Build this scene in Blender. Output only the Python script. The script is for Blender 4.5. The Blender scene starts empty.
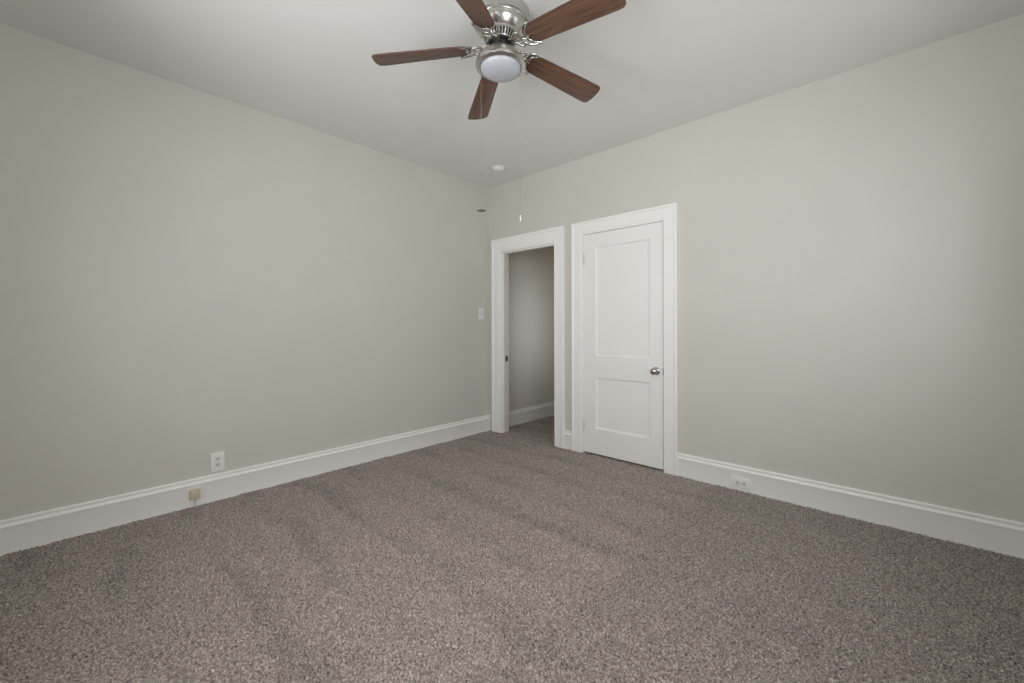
import bpy, bmesh, math
import numpy as np
from mathutils import Vector, Matrix

S = bpy.context.scene
COL = S.collection
PI = math.pi
W_PX, H_PX = 1024, 683

# ------------------------------------------------------------------ camera
cam_d = bpy.data.cameras.new('camera')
cam = bpy.data.objects.new('camera', cam_d)
COL.objects.link(cam)
cam_d.sensor_fit = 'HORIZONTAL'
cam_d.sensor_width = 36.0
cam_d.lens = 415.1 * 36.0 / W_PX
cam_d.shift_y = -14.1 / W_PX
cam_d.clip_start = 0.02
CAM_YAW, CAM_ROLL = 0.7466, -0.002
cam.matrix_world = (Matrix.Translation((3.3874, -3.2817, 1.1652)) @ Matrix.Rotation(CAM_YAW, 4, 'Z')
                    @ Matrix.Rotation(PI / 2, 4, 'X') @ Matrix.Rotation(CAM_ROLL, 4, 'Z'))
S.camera = cam

# ------------------------------------------------------------------ view, world
S.view_settings.view_transform = 'Standard'
S.view_settings.look = 'None'
S.view_settings.gamma = 1.0
S.view_settings.use_curve_mapping = False
S.view_settings.exposure = 0.0
S.cycles.max_bounces = 14
S.cycles.diffuse_bounces = 8
S.cycles.glossy_bounces = 4
S.cycles.sample_clamp_indirect = 4.0

wld = bpy.data.worlds.new('daylight')
S.world = wld
wld.use_nodes = True
bg = wld.node_tree.nodes['Background']
bg.inputs['Color'].default_value = (0.86, 0.93, 1.0, 1)
bg.inputs['Strength'].default_value = 0.3

# room dimensions (metres): left wall x = 0, back wall y = 0
XR, YF, H = 4.0, -3.75, 2.74
WT = 0.11                     # thickness of the back wall
# windows out of the picture: (centre along the wall, width, sill, head)
WIN_R = [(-0.90, 0.90, 0.90, 2.25), (-2.50, 0.90, 0.90, 2.25)]     # two in the right wall
WIN_F = [(1.40, 0.90, 0.90, 2.25), (2.65, 0.90, 0.90, 2.25)]       # two in the front wall


def area(name, loc, rot, sx, sy, power, color, spread=180):
    d = bpy.data.lights.new(name, 'AREA')
    d.shape = 'RECTANGLE'
    d.size, d.size_y, d.energy, d.color = sx, sy, power, color
    d.spread = math.radians(spread)
    o = bpy.data.objects.new(name, d)
    COL.objects.link(o)
    o.location, o.rotation_euler = loc, rot
    return o


DAY = (0.982, 0.994, 1.0)
WZ, WH, WW = 1.575, 1.25, 0.80
for (c_, *_), pw in zip(WIN_R, (6.0, 18.0)):
    area('daylight_right_window', (XR - 0.02, c_, WZ), (0, PI / 2, 0), WH, WW, pw, DAY, 155)
for (c_, *_), pw in zip(WIN_F, (7.2, 11.2)):
    area('daylight_front_window', (c_, YF + 0.02, WZ), (PI / 2 - math.radians(5), 0, 0), WW, WH, pw, DAY, 155)
    # upward lamp added for daylight off blind slats; no blind is built
    area('daylight_front_uplight', (c_, YF + 0.03, 1.65), (PI / 2 + math.radians(20), 0, 0), WW, 1.1, 4.9, DAY, 100)
# unseen fill light added to brighten the hall wall, beside the closet wall
area('hall_fill_light', (1.115, 0.46, 1.22), (0, PI / 2, -math.radians(20)), 1.1, 0.22, 2.0, DAY, 90)

# ------------------------------------------------------------------ materials


def lin(r, g, b):
    f = lambda c: (c / 255 / 12.92) if c / 255 <= 0.04045 else ((c / 255 + 0.055) / 1.055) ** 2.4
    return (f(r), f(g), f(b), 1)


def new_mat(name, color, rough=0.5, metal=0.0, spec=0.5, coat=0.0):
    m = bpy.data.materials.new(name)
    m.use_nodes = True
    b = m.node_tree.nodes['Principled BSDF']
    b.inputs['Base Color'].default_value = color
    b.inputs['Roughness'].default_value = rough
    b.inputs['Metallic'].default_value = metal
    b.inputs['Specular IOR Level'].default_value = spec
    b.inputs['Coat Weight'].default_value = coat
    return m


def nodes_of(m):
    nt = m.node_tree
    return nt, nt.nodes['Principled BSDF'], nt.links


def texco(nt, scale=(1, 1, 1), which='Object'):
    tc = nt.nodes.new('ShaderNodeTexCoord')
    mp = nt.nodes.new('ShaderNodeMapping')
    mp.inputs['Scale'].default_value = scale
    nt.links.new(tc.outputs[which], mp.inputs['Vector'])
    return mp.outputs['Vector']


def noise(nt, vec, scale, detail=3, rough=0.5, dist=0.0):
    n = nt.nodes.new('ShaderNodeTexNoise')
    n.inputs['Scale'].default_value = scale
    n.inputs['Detail'].default_value = detail
    n.inputs['Roughness'].default_value = rough
    n.inputs['Distortion'].default_value = dist
    nt.links.new(vec, n.inputs['Vector'])
    return n.outputs['Fac']


def ramp(nt, fac, stops):
    r = nt.nodes.new('ShaderNodeValToRGB')
    e = r.color_ramp.elements
    while len(e) < len(stops):
        e.new(0.5)
    for k, (p, c) in zip(e, stops):
        k.position, k.color = p, c
    nt.links.new(fac, r.inputs['Fac'])
    return r.outputs['Color']


def bump(m, fac, strength, dist):
    nt, b, L = nodes_of(m)
    n = nt.nodes.new('ShaderNodeBump')
    n.inputs['Strength'].default_value = strength
    n.inputs['Distance'].default_value = dist
    L.new(fac, n.inputs['Height'])
    L.new(n.outputs['Normal'], b.inputs['Normal'])


def paint(name, color, rough, grain, strength, var=0.03):
    m = new_mat(name, color, rough)
    nt, b, L = nodes_of(m)
    v = texco(nt)
    f = noise(nt, v, 2.5, 3)
    c0 = tuple(c * (1 - var) for c in color[:3]) + (1,)
    c1 = tuple(min(1, c * (1 + var)) for c in color[:3]) + (1,)
    L.new(ramp(nt, f, [(0.3, c0), (0.7, c1)]), b.inputs['Base Color'])
    bump(m, noise(nt, v, grain, 2), strength, 0.002)
    return m


M = {}
M['wall'] = paint('greige_wall_paint', lin(208, 206, 199), 0.62, 260, 0.05, 0.012)
M['ceiling'] = paint('ceiling_paint', lin(229, 229, 227), 0.8, 200, 0.06, 0.01)
M['trim'] = paint('white_trim_paint', lin(246, 246, 244), 0.38, 60, 0.03, 0.008)
M['door'] = paint('white_door_paint', lin(243, 243, 241), 0.42, 50, 0.04, 0.008)
M['hinge'] = new_mat('painted_hinge', lin(230, 230, 227), 0.4)
M['plate'] = new_mat('white_plastic', lin(238, 238, 236), 0.35)
M['device'] = new_mat('white_device_plastic', lin(222, 222, 219), 0.35)
M['slot'] = new_mat('dark_slot', lin(60, 58, 55), 0.6)
M['beige'] = new_mat('aged_beige_plastic', lin(205, 196, 170), 0.45)
M['cord'] = new_mat('pale_cord', lin(205, 203, 196), 0.5)
M['chrome'] = new_mat('satin_chrome', (0.50, 0.49, 0.475, 1), 0.16, 1.0)
M['steel'] = new_mat('dark_strike_metal', (0.22, 0.21, 0.20, 1), 0.35, 1.0)
M['fob'] = new_mat('grey_fob_metal', (0.36, 0.35, 0.33, 1), 0.4, 1.0)
M['black'] = new_mat('black_enamel', lin(22, 22, 22), 0.3)
M['vent_dark'] = new_mat('dark_vent_gap', lin(38, 37, 36), 0.5)
M['detector'] = new_mat('detector_plastic', lin(232, 232, 228), 0.45)
M['clear'] = new_mat('pale_acrylic', lin(206, 203, 194), 0.3)


def brushed():
    m = new_mat('brushed_nickel', (0.58, 0.565, 0.54, 1), 0.29, 1.0)
    nt, b, L = nodes_of(m)
    v = texco(nt, (4, 4, 260))
    f = noise(nt, v, 3, 3)
    L.new(ramp(nt, f, [(0.3, (0.53, 0.515, 0.495, 1)), (0.7, (0.63, 0.615, 0.59, 1))]), b.inputs['Base Color'])
    return m


M['nickel'] = brushed()
M['iron'] = new_mat('cast_nickel', (0.52, 0.505, 0.48, 1), 0.25, 1.0)


def glass_mat():
    m = new_mat('frosted_glass', lin(180, 182, 189), 0.25, 0.0, 0.5)
    b = m.node_tree.nodes['Principled BSDF']
    b.inputs['Subsurface Weight'].default_value = 0.15
    b.inputs['Subsurface Radius'].default_value = (0.02, 0.02, 0.02)
    return m


M['globe'] = glass_mat()
M['glass'] = new_mat('window_glass', (0.95, 0.98, 0.97, 1), 0.0)
M['glass'].node_tree.nodes['Principled BSDF'].inputs['Transmission Weight'].default_value = 1.0


def wood():
    m = new_mat('walnut_laminate', lin(96, 66, 52), 0.36)
    nt, b, L = nodes_of(m)
    v = texco(nt, (2.2, 34, 34))
    f = noise(nt, v, 2.2, 6, 0.62, 0.6)
    v2 = texco(nt, (5, 150, 150))
    f2 = noise(nt, v2, 2.0, 3, 0.6)
    mix = nt.nodes.new('ShaderNodeMath')
    mix.operation = 'MULTIPLY_ADD'
    L.new(f2, mix.inputs[0])
    mix.inputs[1].default_value = 0.35
    L.new(f, mix.inputs[2])
    L.new(ramp(nt, mix.outputs[0], [(0.42, lin(58, 41, 34)), (0.62, lin(90, 65, 53)), (0.85, lin(118, 86, 69))]),
          b.inputs['Base Color'])
    return m


M['wood'] = wood()


def carpet():
    m = new_mat('taupe_carpet', lin(140, 129, 120), 0.95, 0.0, 0.1)
    nt, b, L = nodes_of(m)
    v = texco(nt)
    f = noise(nt, v, 125, 3, 0.7, 1.0)
    base = ramp(nt, f, [(0.33, lin(76, 66, 60)), (0.46, lin(146, 134, 127)), (0.56, lin(184, 172, 165)), (0.68, lin(230, 220, 213))])
    b.inputs['Sheen Weight'].default_value = 0.1
    b.inputs['Sheen Roughness'].default_value = 0.6
    # vacuumed-nap shading painted into colour: parallel strokes from left wall, one cross stroke beyond

    def math_node(op, a, c=None, clamp=False):
        n = nt.nodes.new('ShaderNodeMath')
        n.operation = op
        n.use_clamp = clamp
        for k, q in enumerate((a, c)):
            if q is None:
                continue
            if isinstance(q, (int, float)):
                n.inputs[k].default_value = q
            else:
                L.new(q, n.inputs[k])
        return n.outputs[0]
    sep = nt.nodes.new('ShaderNodeSeparateXYZ')
    L.new(v, sep.inputs[0])
    wob = math_node('MULTIPLY', math_node('SUBTRACT', noise(nt, v, 1.6, 2), 0.5), 0.30)
    fine = math_node('MULTIPLY', math_node('SUBTRACT', noise(nt, v, 14, 3), 0.5), 0.10)
    yy = math_node('ADD', math_node('ADD', sep.outputs['Y'], wob), fine)
    saw = math_node('FRACT', math_node('DIVIDE', math_node('ADD', yy, 10.02), 0.345))
    stroke = ramp(nt, saw, [(0.0, (0.0, 0.0, 0.0, 1)), (0.10, (0.0, 0.0, 0.0, 1)), (0.34, (0.75, 0.75, 0.75, 1)), (0.9, (1, 1, 1, 1)), (1.0, (0.1, 0.1, 0.1, 1))])
    patch = ramp(nt, noise(nt, texco(nt, (0.7, 1.3, 1)), 1.5, 2), [(0.38, (0.15, 0.15, 0.15, 1)), (0.60, (1, 1, 1, 1))])
    depth = math_node('MULTIPLY', math_node('SUBTRACT', 1.0, stroke), math_node('MULTIPLY', patch, 0.19))
    xx = math_node('ADD', math_node('ADD', sep.outputs['X'], math_node('MULTIPLY', wob, 0.5)), fine)
    beyond = math_node('MULTIPLY', math_node('SUBTRACT', xx, 2.32), 7.0, True)
    depth = math_node('MULTIPLY', depth, math_node('SUBTRACT', 1.0, math_node('MULTIPLY', beyond, 0.75)))
    lay_shade = math_node('SUBTRACT', math_node('SUBTRACT', 1.04, depth), math_node('MULTIPLY', beyond, 0.13))
    mx = nt.nodes.new('ShaderNodeVectorMath')
    mx.operation = 'SCALE'
    L.new(base, mx.inputs[0])
    L.new(lay_shade, mx.inputs['Scale'])
    L.new(mx.outputs[0], b.inputs['Base Color'])
    bump(m, noise(nt, v, 420, 2, 0.6), 0.5, 0.002)
    return m


M['carpet'] = carpet()

# ------------------------------------------------------------------ mesh helpers


def obj(name, bm, m, parent=None, smooth=None):
    me = bpy.data.meshes.new(name)
    bmesh.ops.recalc_face_normals(bm, faces=bm.faces)
    bm.to_mesh(me)
    bm.free()
    o = bpy.data.objects.new(name, me)
    for k in (m if isinstance(m, (list, tuple)) else [m]):
        me.materials.append(M[k] if isinstance(k, str) else k)
    if smooth is not None:
        for p in me.polygons:
            p.use_smooth = True
        me.set_sharp_from_angle(angle=math.radians(smooth))
    COL.objects.link(o)
    if parent is not None:
        o.parent = parent
    return o


def tag(o, label, cat, kind=None, group=None):
    o['label'], o['category'] = label, cat
    if kind:
        o['kind'] = kind
    if group:
        o['group'] = group
    return o


def empty(name, loc, rot=(0, 0, 0)):
    o = bpy.data.objects.new(name, None)
    o.empty_display_size = 0.05
    o.location, o.rotation_euler = loc, rot
    COL.objects.link(o)
    return o


def box(bm, x0, x1, y0, y1, z0, z1, bev=0.0, mi=0, seg=2):
    r = bmesh.ops.create_cube(bm, size=1)
    vs = r['verts']
    for v in vs:
        v.co = Vector((x0 + (v.co.x + .5) * (x1 - x0), y0 + (v.co.y + .5) * (y1 - y0), z0 + (v.co.z + .5) * (z1 - z0)))
    fs = {f for v in vs for f in v.link_faces}
    if bev > 0:
        es = list({e for f in fs for e in f.edges})
        rr = bmesh.ops.bevel(bm, geom=es, offset=bev, segments=seg, profile=0.5, affect='EDGES')
        fs = {f for v in rr['verts'] for f in v.link_faces} | {f for f in fs if f.is_valid}
    for f in fs:
        f.material_index = mi
    return fs


def lathe(bm, prof, seg=64, mi=0, center=(0, 0, 0), axis='Z', cap0=False, cap1=False):
    """prof: list of (r, h) along the axis."""
    def place(r, a, h):
        x, y = r * math.cos(a), r * math.sin(a)
        p = {'Z': (x, y, h), 'Y': (x, -h, y), 'X': (h, x, y)}[axis]
        return Vector(p) + Vector(center)
    rings = []
    for r, h in prof:
        if r < 1e-6:
            rings.append([bm.verts.new(place(0, 0, h))])
        else:
            rings.append([bm.verts.new(place(r, 2 * PI * k / seg, h)) for k in range(seg)])
    for a, b in zip(rings, rings[1:]):
        for k in range(seg):
            k2 = (k + 1) % seg
            if len(a) == 1 and len(b) == 1:
                continue
            vs = [a[0], b[k], b[k2]] if len(a) == 1 else [a[k], a[k2], b[0]] if len(b) == 1 else [a[k], a[k2], b[k2], b[k]]
            f = bm.faces.new(vs)
            f.material_index = mi
    if cap0 and len(rings[0]) > 1:
        bm.faces.new(rings[0]).material_index = mi
    if cap1 and len(rings[-1]) > 1:
        bm.faces.new(rings[-1]).material_index = mi


def tube(bm, pts, rad, seg=10, mi=0, flat=1.0, closed=False):
    """sweep a circle (flattened in z by `flat`) along a polyline."""
    pts = [Vector(p) for p in pts]
    n = len(pts)
    rad = rad if isinstance(rad, (list, tuple)) else [rad] * n
    rings = []
    for i, p in enumerate(pts):
        if closed:
            t = pts[(i + 1) % n] - pts[i - 1]
        else:
            t = pts[min(i + 1, n - 1)] - pts[max(i - 1, 0)]
        t.normalize()
        up = Vector((0, 0, 1)) if abs(t.z) < 0.95 else Vector((1, 0, 0))
        s = t.cross(up).normalized()
        u = s.cross(t).normalized()
        rings.append([bm.verts.new(p + s * (rad[i] * math.cos(2 * PI * k / seg)) + u * (flat * rad[i] * math.sin(2 * PI * k / seg)))
                      for k in range(seg)])
    pairs = list(zip(rings, rings[1:])) + ([(rings[-1], rings[0])] if closed else [])
    for a, b in pairs:
        for k in range(seg):
            k2 = (k + 1) % seg
            bm.faces.new([a[k], a[k2], b[k2], b[k]]).material_index = mi
    if not closed:
        for r in (rings[0], rings[-1]):
            bm.faces.new(r).material_index = mi


def spline(ctrl, n=8):
    """Catmull-Rom through control points."""
    P = [Vector(c) for c in ctrl]
    P = [P[0] * 2 - P[1]] + P + [P[-1] * 2 - P[-2]]
    out = []
    for i in range(1, len(P) - 2):
        for k in range(n):
            t = k / n
            a, b, c, d = P[i - 1], P[i], P[i + 1], P[i + 2]
            out.append(0.5 * ((2 * b) + (c - a) * t + (2 * a - 5 * b + 4 * c - d) * t * t + (3 * b - a - 3 * c + d) * t ** 3))
    out.append(P[-2])
    return out


def plate(bm, outline, z0, z1, mi=0, bev=0.0):
    """extrude a closed 2-D outline (x, y) between z0 and z1."""
    lo = [bm.verts.new((x, y, z0)) for x, y in outline]
    hi = [bm.verts.new((x, y, z1)) for x, y in outline]
    fs = [bm.faces.new(lo), bm.faces.new(hi)]
    n = len(lo)
    for k in range(n):
        fs.append(bm.faces.new([lo[k], lo[(k + 1) % n], hi[(k + 1) % n], hi[k]]))
    for f in fs:
        f.material_index = mi
    if bev > 0:
        es = [e for e in set(fs[0].edges) | set(fs[1].edges)]
        bmesh.ops.bevel(bm, geom=es, offset=bev, segments=2, profile=0.5, affect='EDGES')


def wall_cells(bm, a_rng, z_rng, t_rng, holes, along):
    """a wall slab with rectangular holes (a0, a1, z0, z1); along = 'x' or 'y'."""
    A = sorted({a_rng[0], a_rng[1]} | {h[0] for h in holes} | {h[1] for h in holes})
    Z = sorted({z_rng[0], z_rng[1]} | {h[2] for h in holes} | {h[3] for h in holes})
    na, nz = len(A) - 1, len(Z) - 1
    solid = {}
    for i in range(na):
        for j in range(nz):
            ca, cz = (A[i] + A[i + 1]) / 2, (Z[j] + Z[j + 1]) / 2
            solid[i, j] = not any(h[0] < ca < h[1] and h[2] < cz < h[3] for h in holes)
    V = {}

    def vert(i, j, s):
        if (i, j, s) not in V:
            p = (A[i], t_rng[s], Z[j]) if along == 'x' else (t_rng[s], A[i], Z[j])
            V[i, j, s] = bm.verts.new(p)
        return V[i, j, s]
    for (i, j), ok in solid.items():
        if not ok:
            continue
        for s in (0, 1):
            bm.faces.new([vert(i, j, s), vert(i + 1, j, s), vert(i + 1, j + 1, s), vert(i, j + 1, s)])
        for di, dj, e in ((-1, 0, ((i, j), (i, j + 1))), (1, 0, ((i + 1, j), (i + 1, j + 1))),
                          (0, -1, ((i, j), (i + 1, j))), (0, 1, ((i, j + 1), (i + 1, j + 1)))):
            if not solid.get((i + di, j + dj), False):
                (p, q) = e
                bm.faces.new([vert(*p, 0), vert(*q, 0), vert(*q, 1), vert(*p, 1)])


def structure(name, bm, m, label, cat, smooth=None):
    return tag(obj(name, bm, m, None, smooth), label, cat, 'structure')


# ------------------------------------------------------------------ carpet floor (real pile relief)
def carpet_floor():
    rng = np.random.default_rng(7)

    def patch(x0, x1, y0, y1, step):
        nx, ny = int(round((x1 - x0) / step)) + 1, int(round((y1 - y0) / step)) + 1
        N = 1024
        kx = np.fft.fftfreq(N)[:, None]
        ky = np.fft.rfftfreq(N)[None, :]
        k = np.sqrt(kx ** 2 + ky ** 2) / step          # cycles per metre

        def band(center, width):
            f = np.fft.rfft2(rng.standard_normal((N, N))) * np.exp(-((k - center) / width) ** 2)
            g = np.fft.irfft2(f, s=(N, N))
            return g / g.std()
        h = np.clip(0.0044 * band(72, 24), -0.010, 0.006) + 0.0014 * band(95, 30) + 0.0012 * band(6, 5)
        h = h[:nx, :ny]
        xs = np.linspace(x0, x1, nx)
        ys = np.linspace(y0, y1, ny)
        X, Y = np.meshgrid(xs, ys, indexing='ij')
        co = np.stack([X, Y, h - 0.002], -1).reshape(-1, 3)
        i = np.arange(nx - 1)[:, None] * ny + np.arange(ny - 1)[None, :]
        q = np.stack([i, i + ny, i + ny + 1, i + 1], -1).reshape(-1, 4)
        return co, q
    a, qa = patch(-0.02, XR + 0.02, YF - 0.02, 0.10, 0.005)
    b, qb = patch(-0.09, 2.6, 0.10, 2.62, 0.008)
    co = np.concatenate([a, b]).astype(np.float32)
    q = np.concatenate([qa, qb + len(a)]).astype(np.int32)
    me = bpy.data.meshes.new('floor')
    me.vertices.add(len(co))
    me.vertices.foreach_set('co', co.ravel())
    me.loops.add(q.size)
    me.loops.foreach_set('vertex_index', q.ravel())
    me.polygons.add(len(q))
    me.polygons.foreach_set('loop_start', np.arange(0, q.size, 4, dtype=np.int32))
    me.polygons.foreach_set('loop_total', np.full(len(q), 4, dtype=np.int32))
    me.polygons.foreach_set('use_smooth', np.ones(len(q), dtype=bool))
    me.update()
    me.materials.append(M['carpet'])
    o = bpy.data.objects.new('floor', me)
    COL.objects.link(o)
    return tag(o, 'taupe brown carpet with vacuum streaks across the whole room', 'carpet floor', 'structure')


carpet_floor()

# ------------------------------------------------------------------ walls and ceiling
DW = (0.178, 0.936, 2.005)          # rough doorway opening x0, x1, head
DC = (1.240, 2.026, 2.030)          # rough opening of the closed door
bm = bmesh.new()
wall_cells(bm, (YF - 0.12, WT), (-0.03, H), (-0.12, 0.0), [], 'y')
structure('wall_left', bm, 'wall', 'long plain greige wall on the left', 'wall')
bm = bmesh.new()
wall_cells(bm, (0.0, XR), (-0.03, H), (0.0, WT), [(DW[0], DW[1], -0.03, DW[2]), (DC[0], DC[1], -0.03, DC[2])], 'x')
structure('wall_back', bm, 'wall', 'greige wall holding the doorway and the white door', 'wall')
bm = bmesh.new()
wall_cells(bm, (YF - 0.12, WT), (-0.03, H), (XR, XR + 0.12), [(c - w / 2, c + w / 2, z0, z1) for c, w, z0, z1 in WIN_R], 'y')
structure('wall_right', bm, 'wall', 'greige window wall to the right of the camera', 'wall')
bm = bmesh.new()
wall_cells(bm, (0.0, XR), (-0.03, H), (YF - 0.12, YF), [(c - w / 2, c + w / 2, z0, z1) for c, w, z0, z1 in WIN_F], 'x')
structure('wall_front', bm, 'wall', 'greige window wall behind the camera', 'wall')
bm = bmesh.new()
box(bm, -0.12, XR + 0.12, YF - 0.12, 2.70, H, H + 0.1)
structure('ceiling', bm, 'ceiling', 'flat off-white ceiling the fan hangs from', 'ceiling')
# hall beyond the doorway and the closet behind the door
bm = bmesh.new()
box(bm, -0.12, 0.035, WT, 2.70, -0.03, H)
structure('wall_hall_left', bm, 'wall', 'hall wall seen through the open doorway', 'wall')
bm = bmesh.new()
box(bm, 0.035, 2.7, 2.60, 2.70, -0.03, H)
structure('wall_hall_end', bm, 'wall', 'end wall of the hall beyond the doorway', 'wall')
bm = bmesh.new()
box(bm, 1.13, 1.21, WT, 2.60, -0.03, H)
structure('wall_hall_right', bm, 'wall', 'wall between the hall and the closet', 'wall')
bm = bmesh.new()
box(bm, 1.21, 2.70, 0.85, 0.93, -0.03, H)
box(bm, 2.60, 2.70, WT, 0.85, -0.03, H)
structure('wall_closet', bm, 'wall', 'closet walls behind the closed door', 'wall')

# ------------------------------------------------------------------ baseboards
BASE = [(0, -0.01), (.018, -0.01), (.018, .133), (.0188, .1345), (.0202, .137), (.0212, .140), (.0204, .1445), (.0185, .147),
        (.0155, .149), (.0135, .153), (.0125, .158), (.0135, .163), (.0160, .166), (.0165, .170), (.0140, .174), (.009, .1765), (0, .1765)]


def sweep_straight(bm, p0, p1, n, prof):
    """profile (d, z) pushed from p0 to p1 with outward direction n."""
    a = [bm.verts.new((p0[0] + n[0] * d, p0[1] + n[1] * d, z)) for d, z in prof]
    b = [bm.verts.new((p1[0] + n[0] * d, p1[1] + n[1] * d, z)) for d, z in prof]
    k = len(prof)
    for i in range(k):
        bm.faces.new([a[i], a[(i + 1) % k], b[(i + 1) % k], b[i]])
    bm.faces.new(a)
    bm.faces.new(b)


def baseboard(name, runs, label):
    bm = bmesh.new()
    for p0, p1, n in runs:
        sweep_straight(bm, p0, p1, n, BASE)
    return structure(name, bm, 'trim', label, 'baseboard', 40)


CW_L0, CW_L1, CW_R0, CW_R1 = 0.060, 0.188, 0.926, 1.041      # doorway casing edges
DD_L0, DD_L1, DD_R0, DD_R1 = 1.136, 1.250, 2.0175, 2.127      # door casing edges
baseboard('baseboard_left', [((0, YF, 0), (0, -0.0, 0), (1, 0))], 'tall white baseboard along the left wall')
baseboard('baseboard_back', [((CW_R1, 0, 0), (DD_L0, 0, 0), (0, -1)), ((DD_R1, 0, 0), (XR, 0, 0), (0, -1))],
          'tall white baseboard along the wall with the door')
baseboard('baseboard_right', [((XR, YF, 0), (XR, -0.025, 0), (-1, 0))], 'white baseboard under the right windows')
baseboard('baseboard_front', [((0.025, YF, 0), (XR - 0.025, YF, 0), (0, 1))], 'white baseboard behind the camera')
baseboard('baseboard_hall', [((0.035, WT, 0), (0.035, 2.60, 0), (1, 0))], 'white baseboard of the hall seen through the doorway')

# ------------------------------------------------------------------ door casings
# profile across the casing: (fraction of width from the inner edge, protrusion)
CAS = [(0.0, 0.0), (0.0, .012), (.03, .0145), (.07, .0145), (.10, .0115), (.13, .0115), (.16, .0155), (.80, .0175), (.83, .0225),
       (.87, .0255), (.95, .0265), (.985, .0245), (1.0, .020), (1.0, 0.0)]


def casing(bm, xl0, xl1, xr0, xr1, zi, zo):
    wl, wr, wt = xl1 - xl0, xr1 - xr0, zo - zi
    rows = []
    for u, d in CAS:
        y = -d
        rows.append([bm.verts.new(p) for p in ((xl1 - u * wl, y, -0.01), (xl1 - u * wl, y, zi + u * wt),
                                               (xr0 + u * wr, y, zi + u * wt), (xr0 + u * wr, y, -0.01))])
    n = len(rows)
    for i in range(n):
        a, b = rows[i], rows[(i + 1) % n]
        for k in range(3):
            bm.faces.new([a[k], a[k + 1], b[k + 1], b[k]])
    bm.faces.new([r[0] for r in rows])
    bm.faces.new([r[3] for r in rows])


# open doorway: casing, jambs and stops in one painted frame
bm = bmesh.new()
casing(bm, CW_L0, CW_L1, CW_R0, CW_R1, 1.998, 2.141)
JL, JR, JH = 0.196, 0.919, 1.990
box(bm, DW[0], JL, -0.001, WT + 0.004, -0.01, JH, 0.001)
box(bm, JR, DW[1], -0.001, WT + 0.004, -0.01, JH, 0.001)
box(bm, DW[0], DW[1], -0.001, WT + 0.004, JH, DW[2], 0.001)
box(bm, JL, JL + 0.010, 0.018, 0.052, -0.01, JH, 0.002)
box(bm, JR - 0.010, JR, 0.018, 0.052, -0.01, JH, 0.002)
box(bm, JL, JR, 0.018, 0.052, JH - 0.010, JH, 0.002)
trim1 = structure('trim_1', bm, 'trim', 'white moulded frame of the open doorway in the corner', 'door frame', 40)
bm = bmesh.new()
box(bm, JL, JL + 0.0025, 0.060, 0.096, 0.786, 0.848, 0.0008)
box(bm, JL + 0.0015, JL + 0.0032, 0.070, 0.088, 0.802, 0.832, 0.0, 1)
sp = obj('strike_plate', bm, ['steel', 'black'], trim1)
sp['label'] = 'dark metal strike plate'

# closed door frame
bm = bmesh.new()
casing(bm, DD_L0, DD_L1, DD_R0, DD_R1, 2.022, 2.141)
box(bm, DC[0], 1.2555, 0.001, WT, -0.01, 2.020, 0.001)
box(bm, 2.0155, DC[1], 0.001, WT, -0.01, 2.020, 0.001)
box(bm, DC[0], DC[1], 0.001, WT, 2.020, DC[2], 0.001)
box(bm, 1.2555, 1.270, 0.040, 0.075, -0.01, 2.020, 0.001)
box(bm, 2.001, 2.0155, 0.040, 0.075, -0.01, 2.020, 0.001)
structure('trim_2', bm, 'trim', 'white moulded frame around the closed panel door', 'door frame', 40)

# ------------------------------------------------------------------ panel door
DX0, DX1, DZ0, DZ1, DY0, DY1 = 1.2585, 2.0080, 0.016, 2.0165, 0.001, 0.036
PX0, PX1 = 1.383, 1.899
PANELS = [(0.243, 0.710), (0.905, 1.895)]


def door_leaf():
    bm = bmesh.new()
    xs = [DX0, PX0, PX1, DX1]
    zs = [DZ0, PANELS[0][0], PANELS[0][1], PANELS[1][0], PANELS[1][1], DZ1]
    g = [[bm.verts.new((x, DY0, z)) for z in zs] for x in xs]
    for i in range(3):
        for j in range(5):
            if i == 1 and j in (1, 3):
                continue
            bm.faces.new([g[i][j], g[i + 1][j], g[i + 1][j + 1], g[i][j + 1]])
    # sticking: small ovolo, then the flat sunk panel
    steps = [(0.0, 0.0), (0.0010, 0.0035), (0.005, 0.005), (0.009, 0.0085), (0.0105, 0.0145), (0.016, 0.0145)]
    for j in (1, 3):
        ring = [g[1][j], g[2][j], g[2][j + 1], g[1][j + 1]]
        c0 = (xs[1], zs[j], xs[2], zs[j + 1])
        prev = ring
        for ins, dep in steps[1:]:
            r = [bm.verts.new(p) for p in ((c0[0] + ins, DY0 + dep, c0[1] + ins), (c0[2] - ins, DY0 + dep, c0[1] + ins),
                                           (c0[2] - ins, DY0 + dep, c0[3] - ins), (c0[0] + ins, DY0 + dep, c0[3] - ins))]
            for k in range(4):
                bm.faces.new([prev[k], prev[(k + 1) % 4], r[(k + 1) % 4], r[k]])
            prev = r
        bm.faces.new(prev)
    # edges and back
    b = [bm.verts.new((x, DY1, z)) for x, z in ((DX0, DZ0), (DX1, DZ0), (DX1, DZ1), (DX0, DZ1))]
    bm.faces.new(b)
    bm.faces.new([g[k][0] for k in range(4)] + [b[1], b[0]])
    bm.faces.new([g[k][5] for k in range(4)] + [b[2], b[3]])
    bm.faces.new([g[0][k] for k in range(6)] + [b[3], b[0]])
    bm.faces.new([g[3][k] for k in range(6)] + [b[2], b[1]])
    return bm


door = tag(obj('door_1', door_leaf(), 'door', None, 30), 'closed white two-panel door with a round metal knob', 'door', 'structure')

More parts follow.
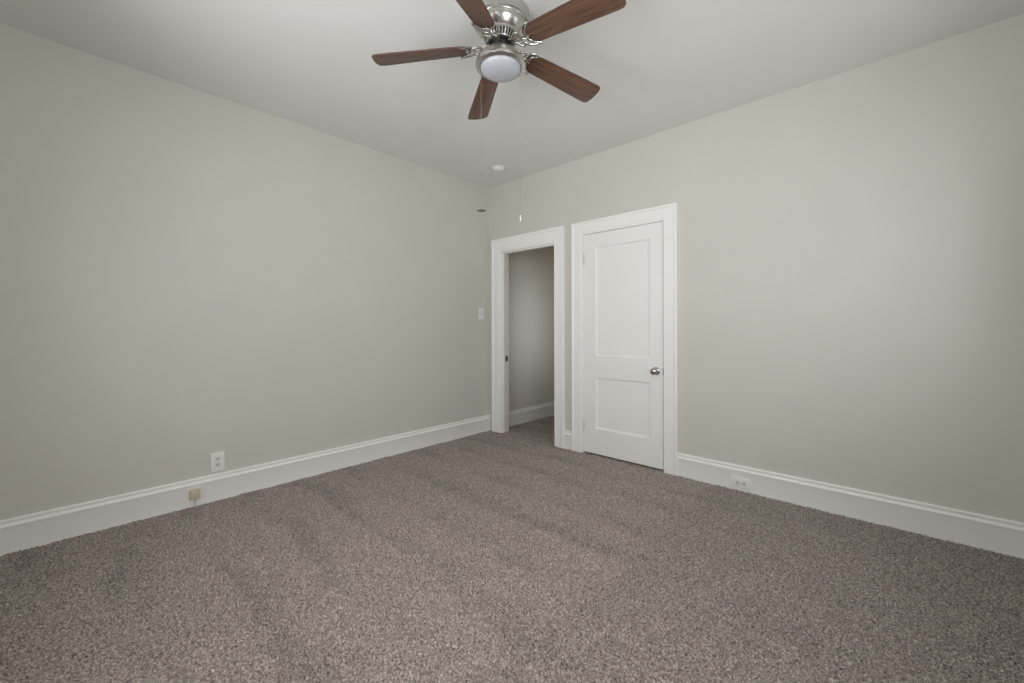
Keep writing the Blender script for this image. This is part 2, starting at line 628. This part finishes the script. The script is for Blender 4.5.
KX, KZ = 1.951, 0.807
bm = bmesh.new()
lathe(bm, [(0, .068), (.010, .0678), (.019, .066), (.0255, .061), (.0280, .054), (.0275, .047), (.0235, .040), (.016, .034), (.0125, .030),
           (.0115, .020), (.0115, .006)], 40, 0, (KX, DY0, KZ), 'Y')
knob = obj('door_knob', bm, 'chrome', door, 60)
knob['label'] = 'round satin metal knob'
bm = bmesh.new()
lathe(bm, [(0, .011), (.014, .011), (.022, .0095), (.029, .006), (.0325, .002), (.0325, 0), (0, 0)], 40, 0, (KX, DY0, KZ), 'Y')
obj('rosette', bm, 'chrome', knob, 50)
bm = bmesh.new()
box(bm, DX1 - 0.001, DX1 + 0.0025, DY0 - 0.0015, DY0 + 0.022, KZ - 0.030, KZ + 0.030, 0.0005)
la = obj('latch_plate', bm, 'steel', door)
la['label'] = 'dark latch plate in the edge'


def hinge(zc):
    bm = bmesh.new()
    hx, hy = 1.2565, -0.0060
    n = 5
    L = 0.102
    for k in range(n):
        z0 = zc - L / 2 + k * L / n
        lathe(bm, [(0, z0 + .0006), (.0052, z0 + .0006), (.0058, z0 + .0014), (.0058, z0 + L / n - .0014), (.0052, z0 + L / n - .0006), (0, z0 + L / n - .0006)],
              16, 0, (hx, hy, 0))
    for s in (-1, 1):
        z0 = zc + s * L / 2
        lathe(bm, [(0, z0), (.0045, z0), (.0050, z0 + s * .003), (.0030, z0 + s * .007), (0, z0 + s * .008)], 16, 0, (hx, hy, 0))
    box(bm, hx, hx + 0.020, DY0 - 0.0022, DY0 + 0.001, zc - L / 2, zc + L / 2, 0.0006)
    return obj('hinge', bm, 'hinge', door, 40)


hinge(1.800)
hinge(0.268)

# ------------------------------------------------------------------ windows behind the camera


def window(name, along, c, w, z0, z1, t, outer, label):
    """double-hung sash window; t = room face of the wall, outer = +1/-1 outwards."""
    def bx(bm, a0, a1, d0, d1, zz0, zz1, bev=0.002):
        d0, d1 = sorted((t + outer * d0, t + outer * d1))
        if along == 'y':
            box(bm, d0, d1, a0, a1, zz0, zz1, bev)
        else:
            box(bm, a0, a1, d0, d1, zz0, zz1, bev)
    bm = bmesh.new()
    a0, a1 = c - w / 2, c + w / 2
    bx(bm, a0 - .11, a0 + .005, -.02, 0, z0 - .02, z1 + .12)
    bx(bm, a1 - .005, a1 + .11, -.02, 0, z0 - .02, z1 + .12)
    bx(bm, a0 + .005, a1 - .005, -.02, 0, z1 - .005, z1 + .12)
    bx(bm, a0 - .13, a1 + .13, -.05, 0.03, z0 - .03, z0 + .002)
    bx(bm, a0 - .11, a1 + .11, -.018, 0, z0 - .13, z0 - .03)
    zm = (z0 + z1) / 2
    for lo, hi, d in ((z0 + .002, zm + .02, .045), (zm - .02, z1, .08)):
        bx(bm, a0, a0 + .045, d, d + .035, lo, hi)
        bx(bm, a1 - .045, a1, d, d + .035, lo, hi)
        bx(bm, a0 + .045, a1 - .045, d, d + .035, lo, lo + .045)
        bx(bm, a0 + .045, a1 - .045, d, d + .035, hi - .04, hi)
    o = structure(name, bm, 'trim', label, 'window')
    for lo, hi, d in ((z0 + .047, zm - .02, .060), (zm + .025, z1 - .04, .095)):
        bm = bmesh.new()
        bx(bm, a0 + .044, a1 - .044, d, d + .004, lo - .001, hi + .001, 0)
        obj('pane', bm, 'glass', o)
    return o


window('window_1', 'y', *WIN_R[0], XR, 1, 'white double-hung window in the right wall nearer the door wall')
window('window_2', 'y', *WIN_R[1], XR, 1, 'white double-hung window in the right wall beside the camera')
window('window_3', 'x', *WIN_F[0], YF, -1, 'white double-hung window behind the camera nearer the left wall')
window('window_4', 'x', *WIN_F[1], YF, -1, 'white double-hung window behind the camera nearer the right wall')

# ------------------------------------------------------------------ ceiling fan
FC = Vector((1.9357, -1.7919, 0))
fan = empty('ceiling_fan', (FC.x, FC.y, H))
tag(fan, 'brushed nickel ceiling fan with five walnut blades and frosted bowl light', 'ceiling fan')


def z(v):                       # world height -> fan-local height
    return v - H


bm = bmesh.new()
lathe(bm, [(0, z(2.7395)), (.136, z(2.7395)), (.1385, z(2.736)), (.1395, z(2.725)), (.1395, z(2.690)), (.1385, z(2.682)), (.1355, z(2.6805)),
           (.1325, z(2.6800)), (.1320, z(2.674)), (.1305, z(2.672)), (.1275, z(2.6715)), (.1270, z(2.668)), (.1255, z(2.6645)),
           (.1225, z(2.6635)), (.1215, z(2.660)), (.118, z(2.651)), (.1105, z(2.641)), (.103, z(2.632)), (.097, z(2.6255)),
           (.094, z(2.6235)), (.0925, z(2.618)), (.089, z(2.6155)), (0, z(2.6155))], 96)
obj('motor_housing', bm, 'nickel', fan, 28)

bm = bmesh.new()
lathe(bm, [(.081, z(2.616)), (.081, z(2.608)), (.064, z(2.588)), (.060, z(2.586)), (0, z(2.586))], 72, 1)
for k in range(36):             # ribs between the cooling slots
    a = 2 * PI * k / 36
    c, s = math.cos(a), math.sin(a)
    t = Vector((-s, c, 0))
    prof = [(.0885, 2.616), (.088, 2.607), (.071, 2.587), (.063, 2.587), (.079, 2.608), (.080, 2.616)]
    va = [bm.verts.new(Vector((r * c, r * s, z(h))) + t * .0030) for r, h in prof]
    vb = [bm.verts.new(Vector((r * c, r * s, z(h))) - t * .0030) for r, h in prof]
    bm.faces.new(va)
    bm.faces.new(vb)
    for i in range(6):
        bm.faces.new([va[i], va[(i + 1) % 6], vb[(i + 1) % 6], vb[i]])
lathe(bm, [(.0895, z(2.616)), (.0895, z(2.612)), (.083, z(2.612)), (.083, z(2.616))], 72, 0)
lathe(bm, [(.0725, z(2.589)), (.0705, z(2.584)), (.058, z(2.584)), (.058, z(2.589))], 72, 0)
vb_ = obj('vent_band', bm, ['nickel', 'vent_dark'], fan, 35)
vb_['label'] = 'slotted vent ring with dark gaps'

bm = bmesh.new()
lathe(bm, [(.058, z(2.5875)), (.058, z(2.583)), (.049, z(2.578)), (.048, z(2.562)), (.044, z(2.556)), (.044, z(2.532)), (0, z(2.532))], 48)
hub = obj('hub', bm, 'black', fan, 40)
hub['label'] = 'black rotor hub'

bm = bmesh.new()
lathe(bm, [(0, z(2.5550)), (.044, z(2.5550)), (.050, z(2.5535)), (.062, z(2.5480)), (.074, z(2.5410)), (.086, z(2.5320)), (.098, z(2.5200)), (.109, z(2.5050)),
           (.1165, z(2.4920)), (.1200, z(2.4860)), (.1240, z(2.4830)), (.1255, z(2.4790)), (.1255, z(2.4720)), (.1240, z(2.4680)),
           (.1180, z(2.4640)), (.1060, z(2.4610)), (.1030, z(2.4620)), (.1015, z(2.4700)), (0, z(2.4700))], 96)
obj('light_fitter', bm, 'nickel', fan, 30)

bm = bmesh.new()
prof = [(.1005, z(2.471)), (.1005, z(2.4635))]
for k in range(1, 17):
    a = k / 16 * PI / 2
    prof.append((.1005 * math.cos(a) ** 0.9 if k < 16 else 0, z(2.4635) - .040 * math.sin(a)))
lathe(bm, prof, 96)
gb = obj('glass_bowl', bm, 'globe', fan, 60)
gb['label'] = 'frosted white glass bowl'

# blades
PITCH, DROOP, PHASE = math.radians(-13), math.atan(0.0747), 0.073
R0, R1 = 0.150, 0.648


def blade_outline():
    top = []
    for k in range(0, 9):                   # rounded root
        a = PI / 2 * k / 8
        top.append((R0 + .040 * (1 - math.cos(a)), .053 * math.sin(a) ** 0.8))
    top += [(0.30, .0570), (0.42, .0610), (0.54, .0655), (0.600, .0670)]
    for k in range(1, 9):                   # tip corner
        a = PI / 2 * k / 8
        top.append((R1 - .030 + .024 * math.sin(a), 0.0670 - .024 + .024 * math.cos(a)))
    top += [(R1 - .0025, .025), (R1, 0.0)]
    return top + [(x, -y) for x, y in reversed(top[1:-1])]


def blade_mesh():
    bm = bmesh.new()
    plate(bm, blade_outline(), -0.003, 0.003, 0, 0.0012)
    return bm


def iron_mesh():
    bm = bmesh.new()
    zb = -0.0058
    # crescent that carries the blade: outer and inner rims with a thin web between them
    outer = spline([(.228, .060, zb), (.196, .0585, zb), (.168, .046, zb), (.152, .026, zb), (.147, 0, zb),
                    (.152, -.026, zb), (.168, -.046, zb), (.196, -.0585, zb), (.228, -.060, zb)], 6)
    inner = spline([(.228, .060, zb), (.208, .049, zb), (.191, .035, zb), (.181, .018, zb), (.178, 0, zb),
                    (.181, -.018, zb), (.191, -.035, zb), (.208, -.049, zb), (.228, -.060, zb)], 6)
    tube(bm, outer, .0054, 8, 0, 0.8)
    tube(bm, inner, .0046, 8, 0, 0.8)
    # small centre tongue between the rims
    tube(bm, spline([(.149, 0, zb), (.160, .007, zb), (.178, .010, zb)], 5), .0036, 8, 0, 0.8)
    tube(bm, spline([(.149, 0, zb), (.160, -.007, zb), (.178, -.010, zb)], 5), .0036, 8, 0, 0.8)
    # side scrolls
    for s in (-1, 1):
        sc = spline([(.158, s * .036, zb), (.140, s * .040, zb - .001), (.124, s * .030, zb + .001), (.116, s * .016, zb + .003), (.100, s * .011, zb + .006),
                     (.078, s * .012, .004), (.060, s * .014, .008)], 6)
        n = len(sc)
        tube(bm, sc, [.0052 + .0014 * k / (n - 1) for k in range(n)], 8, 0, 0.9)
    tube(bm, spline([(.150, 0, zb), (.134, 0, zb + .001), (.118, 0, zb + .003), (.104, 0, zb + .006)], 5), .0052, 8, 0, 0.8)
    # mounting foot on the hub and three screws under the blade
    for v in bm.verts:
        v.co.x = v.co.x - .017 if v.co.x > .10 else .060 + (v.co.x - .060) * .575
    box(bm, .052, .084, -.016, .016, .0035, .0105, .0015)
    for x, y in ((.172, .0), (.188, .047), (.188, -.047)):
        lathe(bm, [(0, zb - .0045), (.003, zb - .004), (.0045, zb - .002), (.0045, zb + .002)], 14, 0, (x, y, 0))
    return bm


for k in range(5):
    a = PHASE + k * 2 * PI / 5
    if k == 0:
        b0 = obj('blade', blade_mesh(), 'wood', fan, 40)
        i0 = obj('blade_iron', iron_mesh(), 'iron', b0, 50)
        i0['label'] = 'ornate silver blade bracket'
        b = b0
    else:
        b = b0.copy()
        i = i0.copy()
        COL.objects.link(b)
        COL.objects.link(i)
        b.parent, i.parent = fan, b
    b.location = (0, 0, 2.5691 - H)
    b.rotation_euler = (PITCH, DROOP, a)

# pull chains
dv = Vector((FC.x - 3.3874, FC.y + 3.2817)).normalized()
side = Vector((dv.y, -dv.x))                 # to the right as the camera sees it


def chain(sgn, off, z_end):
    p = side * (sgn * off)
    bm = bmesh.new()
    zt, zz = z(2.479), None
    tube(bm, [(p.x, p.y, zt), (p.x, p.y, z(z_end))], .0006, 6)
    n = int((2.479 - z_end) / 0.0060)
    for q in range(n):                       # beads
        h = zt - (q + .5) * 0.0060
        lathe(bm, [(0, h + .0015), (.0010, h + .0010), (.0015, h), (.0010, h - .0010), (0, h - .0015)], 6, 0, (p.x, p.y, 0))
    return p, obj('pull_chain', bm, 'iron', fan, 80)


p, ch = chain(-1, .0985, 1.752)
bm = bmesh.new()
lathe(bm, [(0, z(1.931)), (.004, z(1.930)), (.0045, z(1.925)), (.004, z(1.920)), (0, z(1.919))], 12, 0, (p.x, p.y, 0))
obj('chain_connector', bm, 'iron', ch, 50)
bm = bmesh.new()
lathe(bm, [(0, z(1.760)), (.0028, z(1.759)), (.0028, z(1.7535)), (.020, z(1.7525)), (.0235, z(1.7510)), (.0235, z(1.7495)), (.020, z(1.748)),
           (.0028, z(1.7470)), (.0022, z(1.741)), (0, z(1.740))], 32, 0, (p.x, p.y, 0))
fb = obj('fob', bm, 'fob', ch, 40)
fb['label'] = 'flat grey metal disc fob'
p, ch = chain(1, .0975, 1.728)
bm = bmesh.new()
lathe(bm, [(0, z(1.733)), (.0040, z(1.732)), (.0048, z(1.727)), (.0042, z(1.722)), (0, z(1.722))], 16, 1, (p.x, p.y, 0))
lathe(bm, [(.0030, z(1.722)), (.0040, z(1.716)), (.0045, z(1.708)), (.0042, z(1.702)), (.0030, z(1.698)), (0, z(1.697))], 16, 0, (p.x, p.y, 0))
fb = obj('fob', bm, ['clear', 'iron'], ch, 50)
fb['label'] = 'small pale teardrop fob'

# ------------------------------------------------------------------ smoke detector
sd = empty('smoke_detector', (0.507, -0.362, H))
tag(sd, 'round white smoke detector on the ceiling near the corner', 'smoke detector')
bm = bmesh.new()
lathe(bm, [(0, 0), (.065, 0), (.066, -.003), (.066, -.008), (.062, -.010), (0, -.010)], 56)
obj('base', bm, 'detector', sd, 40)
bm = bmesh.new()
lathe(bm, [(.054, -.010), (.0545, -.017), (.052, -.0225), (.046, -.0255), (.045, -.0240), (.040, -.0265), (.031, -.0305), (.018, -.0325), (0, -.033)], 56)
cv = obj('cover', bm, 'detector', sd, 25)
bm = bmesh.new()
lathe(bm, [(.0050, -.0310), (.0050, -.0350), (0, -.0355)], 16, 0, (.016, -.012, 0))
obj('test_button', bm, 'device', cv, 40)

# ------------------------------------------------------------------ outlets, switch, jack
# local frame: plate lies in the local x-z plane, faces local -y


def plate_part(parent, w, h, t=0.006):
    bm = bmesh.new()
    box(bm, -w / 2, w / 2, -t, 0, -h / 2, h / 2, 0.0025, 0, 3)
    return obj('plate', bm, 'plate', parent, 50)


def receptacle(parent, x, zc, vert=True):
    bm = bmesh.new()
    pts = []
    for k in range(28):
        a = 2 * PI * k / 28
        px, pz = .0172 * math.cos(a), .0172 * math.sin(a)
        pz = max(-.0135, min(.0135, pz))
        pts.append((px, pz) if vert else (pz, px))
    lo = [bm.verts.new((x + u, -.0055, zc + v)) for u, v in pts]
    hi = [bm.verts.new((x + u, -.0085, zc + v)) for u, v in pts]
    bm.faces.new(hi)
    for k in range(28):
        bm.faces.new([lo[k], lo[(k + 1) % 28], hi[(k + 1) % 28], hi[k]])
    def sl(u0, u1, v0, v1):
        if not vert:
            u0, u1, v0, v1 = v0, v1, u0, u1
        box(bm, x + u0, x + u1, -.0088, -.0070, zc + v0, zc + v1, 0, 1)
    sl(-.0078, -.0052, -.001, .0085)
    sl(.0052, .0078, -.001, .0075)
    sl(-.0026, .0026, -.0100, -.0052)
    return obj('receptacle', bm, ['device', 'slot'], parent, 40)


def screw(parent, x, zc):
    bm = bmesh.new()
    lathe(bm, [(.0032, .0055), (.0032, .0068), (.002, .0074), (0, .0075)], 14, 0, (x, 0, zc), 'Y')
    return obj('screw', bm, 'device', parent, 40)


ou = empty('wall_outlet', (0.0, -2.571, 0.257), (0, 0, PI / 2))
tag(ou, 'white upright outlet on the left wall just above the baseboard', 'outlet')
plate_part(ou, .078, .128)
receptacle(ou, 0, .0195)
receptacle(ou, 0, -.0195)
screw(ou, 0, 0)

ob = empty('baseboard_outlet', (2.578, -0.018, 0.058), (0, 0, 0))
tag(ob, 'white sideways outlet set into the baseboard right of the door', 'outlet')
plate_part(ob, .126, .076)
receptacle(ob, -.0195, 0, False)
receptacle(ob, .0195, 0, False)
screw(ob, 0, 0)

sw = empty('light_switch', (0.0, -0.128, 1.318), (0, 0, PI / 2))
tag(sw, 'white light switch on the left wall beside the doorway', 'light switch')
plate_part(sw, .076, .124)
bm = bmesh.new()
box(bm, -.0165, .0165, -.0080, -.0050, -.0335, .0335, 0.001)
vs = [bm.verts.new(q) for q in ((-.0150, -.0078, .031), (.0150, -.0078, .031), (.0150, -.0100, 0.0), (-.0150, -.0100, 0.0),
                                (.0150, -.0125, -.031), (-.0150, -.0125, -.031), (-.0150, -.0075, -.031), (.0150, -.0075, -.031))]
bm.faces.new([vs[0], vs[1], vs[2], vs[3]])
bm.faces.new([vs[3], vs[2], vs[4], vs[5]])
bm.faces.new([vs[5], vs[4], vs[7], vs[6]])
bm.faces.new([vs[0], vs[3], vs[5], vs[6]])
bm.faces.new([vs[1], vs[2], vs[4], vs[7]])
obj('rocker', bm, 'device', sw)

pj = empty('phone_jack', (0.018, -2.700, 0.083), (0, 0, PI / 2))
tag(pj, 'small aged beige phone jack box on the left baseboard', 'phone jack')
bm = bmesh.new()
box(bm, -.0265, .0265, -.026, 0, -.032, .032, 0.004, 0, 3)
box(bm, -.0265, .0265, -.0262, -.0250, -.002, -.001, 0.0)
cv = obj('cover', bm, 'beige', pj, 50)
bm = bmesh.new()
lathe(bm, [(.0035, .0255), (.0035, .0270), (0, .0275)], 14, 0, (0, 0, .012), 'Y')
obj('screw', bm, 'device', cv, 40)
bm = bmesh.new()
tube(bm, spline([(0, -.010, -.030), (.001, -.011, -.050), (.0, -.012, -.070), (-.002, -.014, -.090)], 5), .0032, 8)
cd = obj('cord', bm, 'cord', pj, 60)
cd['label'] = 'thin pale cord running down into the carpet'

# ------------------------------------------------------------------ warm hall lamp beyond the doorway
hl = bpy.data.lights.new('hall_lamp', 'POINT')
hl.energy, hl.color, hl.shadow_soft_size = 1.2, (1.0, 0.58, 0.28), 0.06
ho = bpy.data.objects.new('hall_lamp', hl)
COL.objects.link(ho)
ho.location = (0.55, 2.0, 2.60)
